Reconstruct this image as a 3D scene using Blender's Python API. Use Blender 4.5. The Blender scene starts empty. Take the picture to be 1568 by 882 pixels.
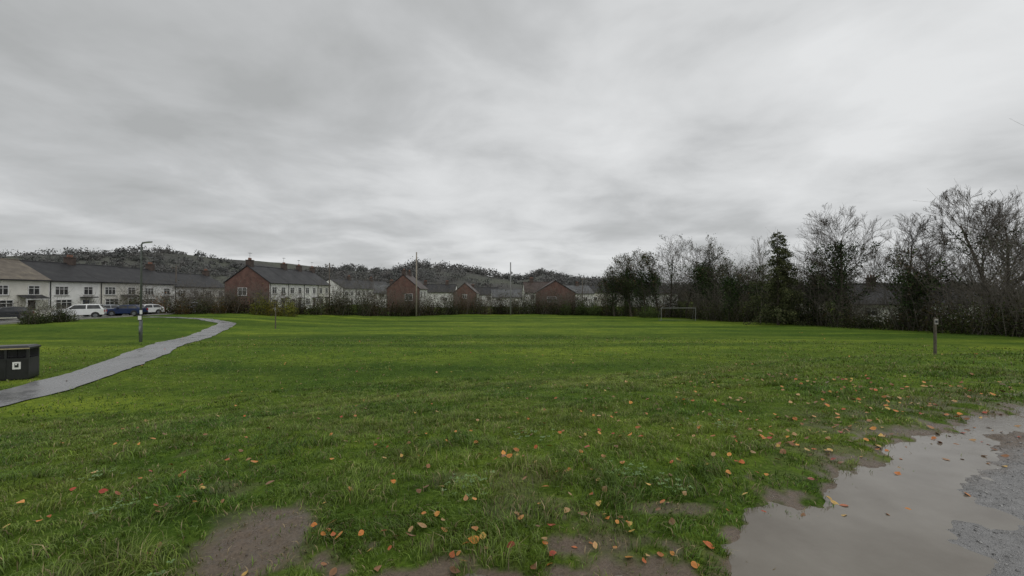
import bpy, math, random
import numpy as np
from mathutils import Vector
random.seed(7); RNG=np.random.default_rng(11)
scene=bpy.context.scene
scene.view_settings.view_transform='Standard'
scene.view_settings.look='None'
scene.view_settings.exposure=0
COL=scene.collection

# ------------------------------------------------------------------ noise
def _hash(ix,iy,seed):
    n=(ix*374761393+iy*668265263+seed*974634777)&0xffffffff
    n=((n^(n>>13))*1274126177)&0xffffffff
    return ((n^(n>>16))&0xffff)/65535.0
def vnoise(x,y,seed=0):
    x=np.asarray(x,float);y=np.asarray(y,float)
    ix=np.floor(x).astype(np.int64);iy=np.floor(y).astype(np.int64)
    fx=x-ix;fy=y-iy;fx=fx*fx*(3-2*fx);fy=fy*fy*(3-2*fy)
    a=_hash(ix,iy,seed);b=_hash(ix+1,iy,seed);c=_hash(ix,iy+1,seed);d=_hash(ix+1,iy+1,seed)
    return (a*(1-fx)+b*fx)*(1-fy)+(c*(1-fx)+d*fx)*fy
def fbm(x,y,seed=0,o=4):
    s=0;a=.5;t=0
    for i in range(o):
        s=s+a*vnoise(np.asarray(x)*2**i,np.asarray(y)*2**i,seed+i);t+=a;a*=.5
    return s/t-.5
def sst(a,b,x):
    t=np.clip((np.asarray(x,float)-a)/(b-a),0,1);return t*t*(3-2*t)

# ------------------------------------------------------------------ terrain
def edge_y(x):
    return np.interp(x,[-40,-1.6,-.9,0,1.2,1.75,3.7,8,15,60],[1.7,1.9,2.34,2.38,2.48,3.02,4.38,6.5,8.6,12])
def sd_edge(x,y):
    return (y-edge_y(x))*.8+fbm(x*1.7,y*1.7,5,4)*.5+fbm(x*6,y*6,9,3)*.26
def H_smooth(x,y):
    r=np.hypot(x,y)
    w=1-sst(15,40,r)
    s=y-.47*x*w
    near=np.interp(s,[-10,3,5,7,9,11,13,16,20,27,40],[1.6,1.6,1.72,1.91,2.16,2.5,2.76,2.88,2.93,3.02,3.1])
    left=np.interp(y,[27,60,90,2000],[3.02,3.15,3.3,3.6])
    cen=np.interp(y,[24,30,50,70,90,2000],[3.02,3.3,3.95,4.6,4.8,5.2])
    t=sst(-45,-20,x)
    far=left*(1-t)+cen*t
    k=sst(18,30,y)
    return near*(1-k)+far*k
def mud_spot(x,y):
    n=fbm(x*2.5,y*2.5,44,4)*1.1+fbm(x*9,y*9,47,2)*.6
    a=sst(1.2,.45,np.hypot((x+1.60)/.40,(y-2.7)/.76)+n)
    b=sst(1.1,.4,np.hypot((x-1.25)/.42,(y-3.15)/.10)+n)*.75
    c=sst(1.1,.4,np.hypot((x+6.2)/.5,(y-4.6)/.25)+n)*.6
    d=sst(1.1,.4,np.hypot((x-.55)/.32,(y-2.75)/.08)+n)*.6
    return np.maximum(np.maximum(a,b),np.maximum(c,d))
def tz(x,y):
    x=np.asarray(x,float);y=np.asarray(y,float)
    z=1.6-H_smooth(x,y)
    z=z+fbm(x*.12,y*.12,3,3)*.22*sst(6,14,y)*(1-sst(300,500,y))+fbm(x*.9,y*.9,8,3)*.06*sst(2.4,5,y)
    sd=sd_edge(x,y)
    g=.026*sst(0,.35,sd)+fbm(x*4,y*4,21,3)*.022
    wl=np.interp(x,[0,1.5,3,5,8],[.85,.82,.50,.20,.12])
    sdc=(y-edge_y(x))*.8+fbm(x*1.1,y*1.1,77,3)*.5+fbm(x*5,y*5,78,3)*.45
    pud=-.037*sst(.08,-.12,sd)+fbm(x*2.3,y*2.3,31,3)*.018+.052*sst(0,-.6,sdc+wl)
    z=z+np.where(sd>0,g,fbm(x*7,y*7,25,3)*.026+pud)
    m_=mud_spot(x,y)
    return z-.022*m_*sst(3.2,2.4,y)+(fbm(x*9,y*9,27,3)*.045+fbm(x*24,y*24,28,2)*.024)*m_
def cover(x,y):
    sd=sd_edge(x,y)
    c=sst(-.12,.24,sd+fbm(x*7,y*7,61,3)*.85)
    worn=sst(2.0,.3,(y-edge_y(x))*.8)*sst(1.0,4.0,x)
    c=c*(1-.5*worn*sst(-.15,.15,fbm(x*3,y*3,71,3)))
    thin=sst(.10,.26,fbm(x*1.6,y*1.6,64,4))*sst(9,3,y)
    return c*(1-.4*thin)*(1-mud_spot(x,y)*.9)

# ------------------------------------------------------------------ mesh utils
def mesh_np(name,V,F,mats=(),col=None,smooth=False,matidx=None,colname='Col'):
    me=bpy.data.meshes.new(name)
    V=np.asarray(V,np.float32)
    if not isinstance(F,(list,tuple)): F=[F]
    F=[np.asarray(f,np.int32) for f in F if len(f)]
    nl=sum(f.size for f in F);npoly=sum(len(f) for f in F)
    me.vertices.add(len(V));me.vertices.foreach_set('co',V.ravel())
    me.loops.add(nl);me.loops.foreach_set('vertex_index',np.concatenate([f.ravel() for f in F]))
    me.polygons.add(npoly)
    st=[];o=0
    for f in F:
        st.append(o+np.arange(len(f))*f.shape[1]);o+=f.size
    me.polygons.foreach_set('loop_start',np.concatenate(st).astype(np.int32))
    if smooth: me.polygons.foreach_set('use_smooth',np.ones(npoly,bool))
    if matidx is not None: me.polygons.foreach_set('material_index',np.asarray(matidx,np.int32))
    me.update(calc_edges=True)
    for m in mats: me.materials.append(m)
    if col is not None:
        a=me.color_attributes.new(colname,'FLOAT_COLOR','POINT')
        c=np.ones((len(V),4),np.float32);c[:,:3]=col
        a.data.foreach_set('color',c.ravel())
    return me
def obj(name,me,parent=None,loc=(0,0,0),rot=0,scale=1):
    o=bpy.data.objects.new(name,me);COL.objects.link(o)
    o.location=loc;o.rotation_euler=(0,0,rot)
    o.scale=(scale,)*3 if not hasattr(scale,'__len__') else scale
    if parent: o.parent=parent
    return o
def empty(name,loc=(0,0,0),rot=0):
    o=bpy.data.objects.new(name,None);COL.objects.link(o);o.location=loc;o.rotation_euler=(0,0,rot);o.empty_display_size=.5
    return o
class MB:
    def __init__(s): s.v=[];s.f=[];s.m=[]
    def poly(s,pts,m=0):
        n=len(s.v);s.v+= [tuple(p) for p in pts];s.f.append(tuple(range(n,n+len(pts))));s.m.append(m)
    def box(s,x0,x1,y0,y1,z0,z1,m=0):
        n=len(s.v)
        s.v+=[(x0,y0,z0),(x1,y0,z0),(x1,y1,z0),(x0,y1,z0),(x0,y0,z1),(x1,y0,z1),(x1,y1,z1),(x0,y1,z1)]
        for f in ((0,3,2,1),(4,5,6,7),(0,1,5,4),(1,2,6,5),(2,3,7,6),(3,0,4,7)):
            s.f.append(tuple(n+i for i in f));s.m.append(m)
    def tube(s,pts,rs,k=8,m=0,cap=True):
        pts=[Vector(p) for p in pts];n0=len(s.v)
        for i,p in enumerate(pts):
            d=(pts[min(i+1,len(pts)-1)]-pts[max(i-1,0)]).normalized()
            a=d.cross(Vector((0,1,0)) if abs(d.y)<.9 else Vector((1,0,0))).normalized();b=d.cross(a)
            for j in range(k):
                t=2*math.pi*j/k;q=p+(a*math.cos(t)+b*math.sin(t))*rs[i];s.v.append(tuple(q))
        for i in range(len(pts)-1):
            for j in range(k):
                a=n0+i*k+j;b=n0+i*k+(j+1)%k
                s.f.append((a,b,b+k,a+k));s.m.append(m)
        if cap:
            s.f.append(tuple(n0+j for j in reversed(range(k))));s.m.append(m)
            s.f.append(tuple(n0+(len(pts)-1)*k+j for j in range(k)));s.m.append(m)
    def mesh(s,name,mats,smooth=False,bevel=0):
        me=bpy.data.meshes.new(name);me.from_pydata(s.v,[],s.f)
        for m in mats: me.materials.append(m)
        me.polygons.foreach_set('material_index',s.m)
        if smooth: me.polygons.foreach_set('use_smooth',[True]*len(s.f))
        me.update();return me

# ------------------------------------------------------------------ materials
def newmat(name):
    m=bpy.data.materials.new(name);m.use_nodes=True
    nt=m.node_tree;nt.nodes.clear()
    out=nt.nodes.new('ShaderNodeOutputMaterial');b=nt.nodes.new('ShaderNodeBsdfPrincipled')
    nt.links.new(b.outputs[0],out.inputs[0]);return m,nt,b
def N(nt,t,**k):
    n=nt.nodes.new(t)
    for a,v in k.items(): setattr(n,a,v)
    return n
def tex(nt,scale,detail=4,rough=.55,coord='Object',sc=None,typ='ShaderNodeTexNoise'):
    tc=N(nt,'ShaderNodeTexCoord');src=tc.outputs[coord]
    if sc is not None:
        mp=N(nt,'ShaderNodeMapping');mp.inputs['Scale'].default_value=sc;nt.links.new(src,mp.inputs[0]);src=mp.outputs[0]
    n=N(nt,typ);nt.links.new(src,n.inputs['Vector']);n.inputs['Scale'].default_value=scale
    if 'Detail' in n.inputs: n.inputs['Detail'].default_value=detail
    if 'Roughness' in n.inputs: n.inputs['Roughness'].default_value=rough
    return n
def ramp(nt,src,stops):
    r=N(nt,'ShaderNodeValToRGB');e=r.color_ramp.elements
    while len(e)<len(stops): e.new(.5)
    for i,(p,c) in enumerate(stops):
        e[i].position=p;e[i].color=(c,c,c,1) if not hasattr(c,'__len__') else (*c,1)
    nt.links.new(src,r.inputs[0]);return r.outputs[0]
def mix(nt,fac,a,b,mode='MIX'):
    m=N(nt,'ShaderNodeMix',data_type='RGBA',blend_type=mode)
    for i,v in ((0,fac),(6,a),(7,b)):
        if isinstance(v,bpy.types.NodeSocket): nt.links.new(v,m.inputs[i])
        elif i==0: m.inputs[0].default_value=v
        else: m.inputs[i].default_value=(*v,1)
    return m.outputs[2]
def bump(nt,b,h,strength=.4,dist=.02):
    n=N(nt,'ShaderNodeBump');n.inputs['Strength'].default_value=strength;n.inputs['Distance'].default_value=dist
    nt.links.new(h,n.inputs['Height']);nt.links.new(n.outputs[0],b.inputs['Normal'])
def simple(name,c,rough=.6,var=.25,scale=3,metal=0,bmp=0,spec=.5):
    m,nt,b=newmat(name)
    n=tex(nt,scale,4)
    c0=tuple(x*(1-var) for x in c);c1=tuple(min(1,x*(1+var)) for x in c)
    nt.links.new(ramp(nt,n.outputs[0],[(.3,c0),(.7,c1)]),b.inputs['Base Color'])
    b.inputs['Roughness'].default_value=rough;b.inputs['Metallic'].default_value=metal
    b.inputs['Specular IOR Level'].default_value=spec
    if bmp: bump(nt,b,n.outputs[0],bmp)
    return m
def attrmat(name,rough=.6,trans=0.,spec=.3,var=0.):
    m,nt,b=newmat(name)
    a=N(nt,'ShaderNodeAttribute',attribute_name='Col')
    c=a.outputs['Color']
    nt.links.new(c,b.inputs['Base Color'])
    b.inputs['Roughness'].default_value=rough;b.inputs['Specular IOR Level'].default_value=spec
    if trans:
        t=N(nt,'ShaderNodeBsdfTranslucent');nt.links.new(c,t.inputs[0])
        ms=N(nt,'ShaderNodeMixShader');ms.inputs[0].default_value=trans
        out=[n for n in nt.nodes if n.type=='OUTPUT_MATERIAL'][0]
        nt.links.new(b.outputs[0],ms.inputs[1]);nt.links.new(t.outputs[0],ms.inputs[2]);nt.links.new(ms.outputs[0],out.inputs[0])
    return m
M_leaf=attrmat('foliage',.8,0,.12)
M_grass=attrmat('grass_blade',.42,.2,.3)
M_fallen=attrmat('fallen_leaf',.35,0,.4)
M_bark=simple('bark',(.085,.072,.058),.9,.4,6,spec=.2)
M_barkgrey=simple('bark_grey',(.15,.135,.115),.9,.4,6,spec=.2)
M_glass,_nt,_b=newmat('window_glass');_b.inputs['Roughness'].default_value=.06
_n=tex(_nt,.7,2);_nt.links.new(ramp(_nt,_n.outputs[0],[(.35,(.015,.018,.02)),(.7,(.10,.10,.10))]),_b.inputs['Base Color'])
M_pvc=simple('white_upvc',(.7,.7,.69),.4,.06)
M_render=simple('white_render',(.80,.795,.77),.85,.10,1.2)
M_render2=simple('cream_render',(.68,.66,.60),.85,.12,1.2)
M_rendergrey=simple('grey_render',(.42,.42,.42),.85,.14,1.2)
M_black=simple('black_plastic',(.018,.018,.02),.35,.3,4)
M_steel=simple('galvanised_steel',(.16,.17,.175),.5,.2,5,.3)
M_white=simple('white_paint',(.72,.72,.7),.5,.1,4)
M_wood=simple('weathered_wood',(.10,.085,.065),.85,.4,12,bmp=.4)
M_rubber=simple('tyre_rubber',(.02,.02,.02),.8,.2)
M_carwhite=simple('car_paint_white',(.72,.73,.74),.2,.04)
M_carsilver=simple('car_paint_silver',(.33,.35,.37),.2,.05,metal=.5)
M_carblue=simple('car_paint_blue',(.02,.035,.09),.2,.05)
M_cardark=simple('car_paint_dark',(.03,.032,.036),.2,.05)
M_red=simple('lamp_red',(.4,.02,.015),.3,.1)
M_door1=simple('door_dark',(.05,.03,.03),.4,.2)
M_door2=simple('door_blue',(.04,.07,.14),.4,.2)
M_pot=simple('chimney_pot_clay',(.20,.10,.07),.8,.2)
def brick_mat(name,c1,c2,mortar=(.22,.2,.18)):
    m,nt,b=newmat(name)
    g=N(nt,'ShaderNodeTexCoord');sp=N(nt,'ShaderNodeSeparateXYZ');nt.links.new(g.outputs['Object'],sp.inputs[0])
    ad=N(nt,'ShaderNodeMath',operation='ADD');nt.links.new(sp.outputs[0],ad.inputs[0]);nt.links.new(sp.outputs[1],ad.inputs[1])
    cb=N(nt,'ShaderNodeCombineXYZ');nt.links.new(ad.outputs[0],cb.inputs[0]);nt.links.new(sp.outputs[2],cb.inputs[1])
    t=N(nt,'ShaderNodeTexBrick');nt.links.new(cb.outputs[0],t.inputs[0]);t.inputs['Scale'].default_value=1
    t.inputs['Brick Width'].default_value=.225;t.inputs['Row Height'].default_value=.075;t.inputs['Mortar Size'].default_value=.008
    t.inputs['Color1'].default_value=(*c1,1);t.inputs['Color2'].default_value=(*c2,1);t.inputs['Mortar'].default_value=(*mortar,1)
    n=tex(nt,1.3,5);c=mix(nt,1.,t.outputs[0],ramp(nt,n.outputs[0],[(.3,.65),(.7,1.15)]),'MULTIPLY')
    nt.links.new(c,b.inputs['Base Color']);b.inputs['Roughness'].default_value=.85;return m
M_brick=brick_mat('red_brick',(.165,.076,.058),(.12,.056,.046),(.14,.11,.09))
M_brick2=brick_mat('brown_brick',(.085,.055,.045),(.06,.042,.036),(.09,.08,.07))
def roof_mat(name,c):
    m,nt,b=newmat(name)
    w=tex(nt,3.2,1,coord='Object',typ='ShaderNodeTexWave');w.bands_direction='Z';w.inputs['Distortion'].default_value=.3
    n=tex(nt,1.1,6);k=ramp(nt,n.outputs[0],[(.3,tuple(x*.6 for x in c)),(.55,c),(.8,tuple(x*1.5 for x in (c[0],c[1]*1.02,c[2]*.9)))])
    k=mix(nt,.45,k,ramp(nt,w.outputs[0],[(0,.35),(.3,1.)]),'MULTIPLY')
    nt.links.new(k,b.inputs['Base Color']);b.inputs['Roughness'].default_value=.55;b.inputs['Specular IOR Level'].default_value=.3
    bump(nt,b,w.outputs[0],.5,.03);return m
M_slate=roof_mat('dark_roof_tile',(.036,.036,.038));M_tan=roof_mat('tan_roof_tile',(.17,.145,.115));M_brownroof=roof_mat('brown_roof_tile',(.075,.055,.048))
M_roofgrey=roof_mat('grey_roof_tile',(.12,.125,.13))

# ------------------------------------------------------------------ ground
def axis(dense0,dense1,step,lo,hi,g=1.07):
    a=list(np.arange(dense0,dense1,step));s=step;x=a[-1]
    while x<hi: s=min(s*g,60);x+=s;a.append(x)
    s=step;x=dense0;b=[]
    while x>lo: s=min(s*g,60);x-=s;b.append(x)
    return np.array(b[::-1]+a)
xs=axis(-4,7.5,.03,-1500,1500);ys=axis(1.8,6.5,.03,-300,1800)
X,Y=np.meshgrid(xs,ys);Z=tz(X,Y)
V=np.stack([X.ravel(),Y.ravel(),Z.ravel()],1)
nx,ny=len(xs),len(ys);ii=(np.arange(ny-1)[:,None]*nx+np.arange(nx-1)[None]).ravel()
F=np.stack([ii,ii+1,ii+1+nx,ii+nx],1)
cov=cover(X,Y).ravel();sdv=sd_edge(X,Y).ravel()
cc=np.stack([np.clip(cov*1.25-.1,0,1),sst(-.35,-.75,sdv),mud_spot(X,Y).ravel()],1)
m,nt,b=newmat('ground_grass_mud_gravel')
at=N(nt,'ShaderNodeAttribute',attribute_name='Col');sp=N(nt,'ShaderNodeSeparateColor');nt.links.new(at.outputs['Color'],sp.inputs[0])
big=tex(nt,.035,4);mid=tex(nt,.45,5);fine=tex(nt,28,5,.7);stripe=tex(nt,.22,3,sc=(.25,1.6,1));tuft=tex(nt,3.5,4,.65);mow=tex(nt,.05,2,sc=(.12,3.4,1))
g=ramp(nt,fine.outputs[0],[(.25,(.040,.068,.011)),(.5,(.096,.163,.021)),(.78,(.175,.242,.044))])
g=mix(nt,1.,g,ramp(nt,mid.outputs[0],[(.3,(.68,.77,.8)),(.7,(1.30,1.17,1.15))]),'MULTIPLY')
g=mix(nt,1.,g,ramp(nt,tuft.outputs[0],[(.3,(.60,.65,.64)),(.7,(1.32,1.25,1.15))]),'MULTIPLY')
g=mix(nt,1.,g,ramp(nt,stripe.outputs[0],[(.35,(.76,.81,.85)),(.65,(1.26,1.18,1.1))]),'MULTIPLY')
g=mix(nt,1.,g,ramp(nt,mow.outputs[0],[(.40,(.78,.82,.85)),(.60,(1.22,1.17,1.1))]),'MULTIPLY')
g=mix(nt,1.,g,ramp(nt,big.outputs[0],[(.35,(.78,.84,.9)),(.65,(1.26,1.15,1.15))]),'MULTIPLY')
mn=tex(nt,9,7,.65);mf=tex(nt,55,5,.7);mud=mix(nt,.5,ramp(nt,mn.outputs[0],[(.3,(.075,.050,.031)),(.7,(.175,.128,.088))]),ramp(nt,mf.outputs[0],[(.3,(.035,.024,.014)),(.7,(.22,.165,.115))]))
vo=tex(nt,85,typ='ShaderNodeTexVoronoi');gn=tex(nt,14,8,.75)
gr=mix(nt,.55,ramp(nt,vo.outputs['Color'],[(.1,(.05,.05,.052)),(.5,(.17,.17,.17)),(.95,(.50,.49,.48))]),ramp(nt,gn.outputs[0],[(.3,(.07,.07,.07)),(.7,(.28,.275,.27))]))
c=mix(nt,sp.outputs[1],mud,gr);c=mix(nt,sp.outputs[0],c,g)
nt.links.new(c,b.inputs['Base Color'])
rr=mix(nt,sp.outputs[0],ramp(nt,mn.outputs[0],[(.38,.10),(.6,.55)]),(.95,.95,.95));nt.links.new(rr,b.inputs['Roughness'])
sr=mix(nt,sp.outputs[0],(.6,.6,.6),(.05,.05,.05));nt.links.new(sr,b.inputs['Specular IOR Level'])
hm=mix(nt,sp.outputs[1],mf.outputs[0],vo.outputs['Distance']);bump(nt,b,hm,.8,.02)
obj('ground',mesh_np('ground',V,F,[m],cc,True))
m,nt,b=newmat('muddy_puddle_water')
n=tex(nt,1.8,5);nt.links.new(ramp(nt,n.outputs[0],[(.3,(.13,.112,.088)),(.7,(.20,.182,.152))]),b.inputs['Base Color'])
n2=tex(nt,4,3);nt.links.new(ramp(nt,n2.outputs[0],[(.4,.04),(.7,.18)]),b.inputs['Roughness']);b.inputs['IOR'].default_value=1.33
rp=tex(nt,35,2);bump(nt,b,rp.outputs[0],.15,.003)
w=MB();w.poly([(-1.0,.6,-.013),(9,.6,-.013),(9,7,-.013),(6,6.3,-.013),(3.2,4.6,-.013),(-1.0,2.9,-.013)]);obj('puddle_water',w.mesh('puddle_water',[m]))

# ------------------------------------------------------------------ strips (path, road)
def strip(name,pts,width,mat,dz=.02,n=160,edge=.08):
    P=np.array(pts,float);t=np.r_[0,np.cumsum(np.hypot(*np.diff(P,axis=0).T))]
    tt=np.linspace(0,t[-1],n)
    cx=np.interp(tt,t,P[:,0]);cy=np.interp(tt,t,P[:,1])
    k=np.ones(9)/9
    cx2=np.convolve(np.pad(cx,4,'edge'),k,'valid');cy2=np.convolve(np.pad(cy,4,'edge'),k,'valid')
    dx=np.gradient(cx2);dy=np.gradient(cy2);l=np.hypot(dx,dy);nx_=-dy/l;ny_=dx/l
    K=7;V=[]
    for j in range(K):
        u=(j/(K-1)-.5)*width
        e=fbm(tt*1.1,np.full(n,j*9.),90+j,3)*edge*2 if j in(0,K-1) else 0
        x=cx2+nx_*(u+e);y=cy2+ny_*(u+e);V.append(np.stack([x,y,tz(x,y)+dz],1))
    V=np.stack(V,1).reshape(-1,3)
    a=(np.arange(n-1)[:,None]*K+np.arange(K-1)).ravel()
    return obj(name,mesh_np(name,V,np.stack([a,a+K,a+K+1,a+1],1),[mat],None,True)),(cx2,cy2)
m,nt,b=newmat('wet_asphalt')
n=tex(nt,1.2,6,.7);f=tex(nt,90,2)
c=mix(nt,.5,ramp(nt,n.outputs[0],[(.3,(.12,.122,.125)),(.7,(.28,.28,.28))]),ramp(nt,f.outputs[0],[(.3,(.08,.08,.08)),(.7,(.34,.34,.34))]))
nt.links.new(c,b.inputs['Base Color']);nt.links.new(ramp(nt,n.outputs[0],[(.35,.14),(.65,.45)]),b.inputs['Roughness']);bump(nt,b,f.outputs[0],.3,.005)
M_asph=m
PATH=[(-12.4,-6),(-12.6,4),(-13.5,11.0),(-15.0,15.5),(-17.6,20.6),(-23,31),(-32,48.5),(-38,53),(-47,55)]
_,pc=strip('footpath',PATH,1.7,M_asph,.035,260,.16)
ROAD=[(-52.5,-30),(-52.5,30),(-52.5,60),(-53,110),(-56,170)]
strip('street_road',ROAD,6,M_asph,.06,120,0)
M_kerb=simple('concrete',(.3,.29,.27),.8,.2,3)
def kerb(x,name='kerb'):
    mb=MB();ysl=np.linspace(-30,108,70)
    for a,b_ in zip(ysl[:-1],ysl[1:]):
        za=float(tz(x,a));zb=float(tz(x,b_))
        p=[(x-.08,a,za+.17),(x+.08,a,za+.17),(x+.08,b_,zb+.17),(x-.08,b_,zb+.17)]
        mb.poly(p);mb.poly([(x+.08,a,za-.1),(x+.08,b_,zb-.1),p[2],p[1]]);mb.poly([(x-.08,a,za-.1),p[0],p[3],(x-.08,b_,zb-.1)])
    obj(name,mb.mesh(name,[M_kerb]))
kerb(-49.35);kerb(-55.65)

# ------------------------------------------------------------------ grass blades
def in_path(x,y,half):
    d=np.full(x.shape,99.)
    for i in range(0,len(pc[0]),2):
        d=np.minimum(d,np.hypot(x-pc[0][i],y-pc[1][i]))
    return d<half
def blades(n,r0,r1,power,amax,hbase,wbase):
    u=RNG.random(n)
    e=2-power
    r=(r0**e+u*(r1**e-r0**e))**(1/e) if abs(e)>1e-6 else r0*(r1/r0)**u
    a=(RNG.random(n)*2-1)*math.radians(amax)
    x=r*np.sin(a);y=r*np.cos(a)
    c=cover(x,y);clump=fbm(x*5,y*5,131,3)
    keep=RNG.random(n)<c*np.clip(.7+clump*2.6,.10,1)
    near=in_path(x[keep],y[keep],.85+RNG.random(keep.sum())*.14)
    x=x[keep][~near];y=y[keep][~near];r=r[keep][~near];n=len(x)
    k=1+ (r/9)**1.0*.9
    cv=cover(x,y)
    tall=np.clip(1+fbm(x*1.3,y*1.3,140,3)*1.8+np.clip(fbm(x*4,y*4,145,2)-.10,0,1)*4.0,.4,2.6)
    h=hbase*(.4+RNG.random(n)*1.0)*tall*np.where(r<10,1,1+(r-10)*.012)*(.5+.5*cv)
    w=wbase*(.6+RNG.random(n)*.7)*k
    ang=RNG.random(n)*6.283;wx=np.cos(ang)*w;wy=np.sin(ang)*w
    la=(vnoise(x*3.5,y*3.5,160)*12.6)+RNG.normal(size=n)*1.0;ll=h*(.25+RNG.random(n)*1.15)
    lx=np.cos(la)*ll;ly=np.sin(la)*ll
    z=tz(x,y)-.004
    V=np.empty((n,5,3))
    V[:,0]=np.stack([x-wx,y-wy,z],1);V[:,1]=np.stack([x+wx,y+wy,z],1)
    V[:,2]=np.stack([x+wx*.8+lx*.3,y+wy*.8+ly*.3,z+h*.6],1);V[:,3]=np.stack([x-wx*.8+lx*.3,y-wy*.8+ly*.3,z+h*.6],1)
    V[:,4]=np.stack([x+lx,y+ly,z+h*np.clip(1.1-ll/h*.35,.5,1)],1)
    i=np.arange(n)[:,None]*5
    q=i+np.array([[0,1,2,3]]);t=i+np.array([[3,2,4]])
    base=np.array([.160,.275,.034]);yel=np.array([.34,.38,.085]);dk=np.array([.052,.110,.016]);st=np.array([.48,.38,.21])
    rn=RNG.random((n,1));patch=(fbm(x*.8,y*.8,150,4)+.5)[:,None]
    patch=np.clip((patch-.32)*1.8,0,1)
    col=dk*(1-rn)+base*rn
    col=col*(1-patch*.75)+yel*patch*.75
    p=RNG.random((n,1));worn=(1-cv)[:,None]
    col=np.where(p<.08+worn*.4,st*(.35+rn*.7),col)*(.65+.65*RNG.random((n,1)))*(.56+.84*(fbm(x*2.5,y*2.5,155,3)+.5))[:,None]
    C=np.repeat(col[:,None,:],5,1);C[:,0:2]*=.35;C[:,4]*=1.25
    return V.reshape(-1,3),q,t,C.reshape(-1,3)
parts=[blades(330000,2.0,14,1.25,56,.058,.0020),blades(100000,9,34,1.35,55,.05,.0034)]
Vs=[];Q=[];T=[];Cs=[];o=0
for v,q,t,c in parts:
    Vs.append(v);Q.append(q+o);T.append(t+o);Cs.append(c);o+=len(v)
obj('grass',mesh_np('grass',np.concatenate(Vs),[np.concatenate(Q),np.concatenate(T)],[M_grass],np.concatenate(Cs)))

# ------------------------------------------------------------------ fallen leaves
def leaves():
    xs_,ys_,sz=[],[],[]
    def add(n,r0,r1,a0,a1,pw=1.):
        r=r0+(r1-r0)*RNG.random(n)**pw;a=np.radians(a0+(a1-a0)*RNG.random(n));xs_.extend(r*np.sin(a));ys_.extend(r*np.cos(a))
    add(130,2.4,5.5,-50,42);add(90,2.5,6.5,-15,42);add(150,4,11,-48,52);add(260,5,12,20,56);add(320,9,30,-48,54);add(160,25,60,-40,45);add(50,2.4,3.2,-25,25);add(260,5.5,11,34,58)
    x=np.array(xs_);y=np.array(ys_);n=len(x)
    t=np.array([0,.12,.35,.6,.82,1.]);wd=np.array([.02,.2,.31,.27,.13,.0])
    Vv=[];Ff=[];Cc=[]
    pal=[(.50,.17,.035),(.62,.27,.06),(.45,.12,.03),(.60,.38,.10),(.26,.12,.05),(.5,.3,.13),(.36,.06,.03),(.20,.10,.045),(.58,.22,.045),(.34,.17,.07)]
    for i in range(n):
        r=math.hypot(x[i],y[i]);L=random.uniform(.035,.075)*(1 if r<10 else 1.15);a=random.random()*6.28
        cu=random.uniform(-.35,.5);roll=random.uniform(-.7,.7);tilt=random.uniform(-.3,.45)
        c=np.array(random.choice(pal))*random.uniform(.65,1.2)
        cvr=float(cover(x[i],y[i]))
        z0=float(tz(x[i],y[i]))+(.020+random.random()*.025)*cvr+.006
        if cvr<.1:
            z0=max(z0,-.012)
            if random.random()<.55: continue
        b0=len(Vv)
        for k in range(6):
            for s in (-1,0,1):
                lx=(t[k]-.5)*L;ly=s*wd[k]*L*(1+.15*random.random())
                lz=cu*L*(t[k]-.5)**2*2+abs(s)*wd[k]*L*.5*(cu+.2)+ly*roll+lx*tilt
                Vv.append((x[i]+lx*math.cos(a)-ly*math.sin(a),y[i]+lx*math.sin(a)+ly*math.cos(a),z0+max(lz,-.012)))
                Cc.append(c*(.8 if s==0 else 1.05))
        for k in range(5):
            for s in (0,1):
                q=b0+k*3+s;Ff.append((q,q+3,q+4,q+1))
    obj('fallen_leaves',mesh_np('fallen_leaves',np.array(Vv),np.array(Ff),[M_fallen],np.array(Cc),True))
leaves()
def pebbles(n=11000):
    x=RNG.uniform(-2.2,9,n*4);y=RNG.uniform(1.6,7,n*4);s=sd_edge(x,y);zz_=tz(x,y)
    k=((s<-.1)&(RNG.random(n*4)<np.where(zz_>-.012,.95,.06)))|((mud_spot(x,y)>.5)&(RNG.random(n*4)<.3));x=x[k][:n];y=y[k][:n];n=len(x)
    base=np.array([(1,0,0),(0,1,0),(-1,0,0),(0,-1,0),(.1,.1,.8),(.2,-.1,-.5)],float)
    f=np.array([(0,1,4),(1,2,4),(2,3,4),(3,0,4),(1,0,5),(2,1,5),(3,2,5),(0,3,5)])
    sz=(.003+.009*RNG.random(n)**3)[:,None,None];V=base[None]*(1+.5*(RNG.random((n,6,3))-.5))*sz
    a=RNG.random(n)*6.28;ca,sa=np.cos(a)[:,None],np.sin(a)[:,None]
    V=np.stack([V[...,0]*ca-V[...,1]*sa,V[...,0]*sa+V[...,1]*ca,V[...,2]*.8],-1)+np.stack([x,y,tz(x,y)+.001],1)[:,None]
    F=(np.arange(n)[:,None,None]*6+f[None]).reshape(-1,3)
    mm=(mud_spot(x,y)>.5)[:,None]
    g=(.08+.4*RNG.random((n,1))**1.5)*np.where(mm,np.array([.5,.4,.3]),np.array([1,.98,.95]));C=np.repeat(g[:,None],6,1).reshape(-1,3)
    obj('gravel',mesh_np('gravel',V.reshape(-1,3),F,[attrmat('gravel_stone',.3,0,.5)],C))
pebbles()
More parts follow.
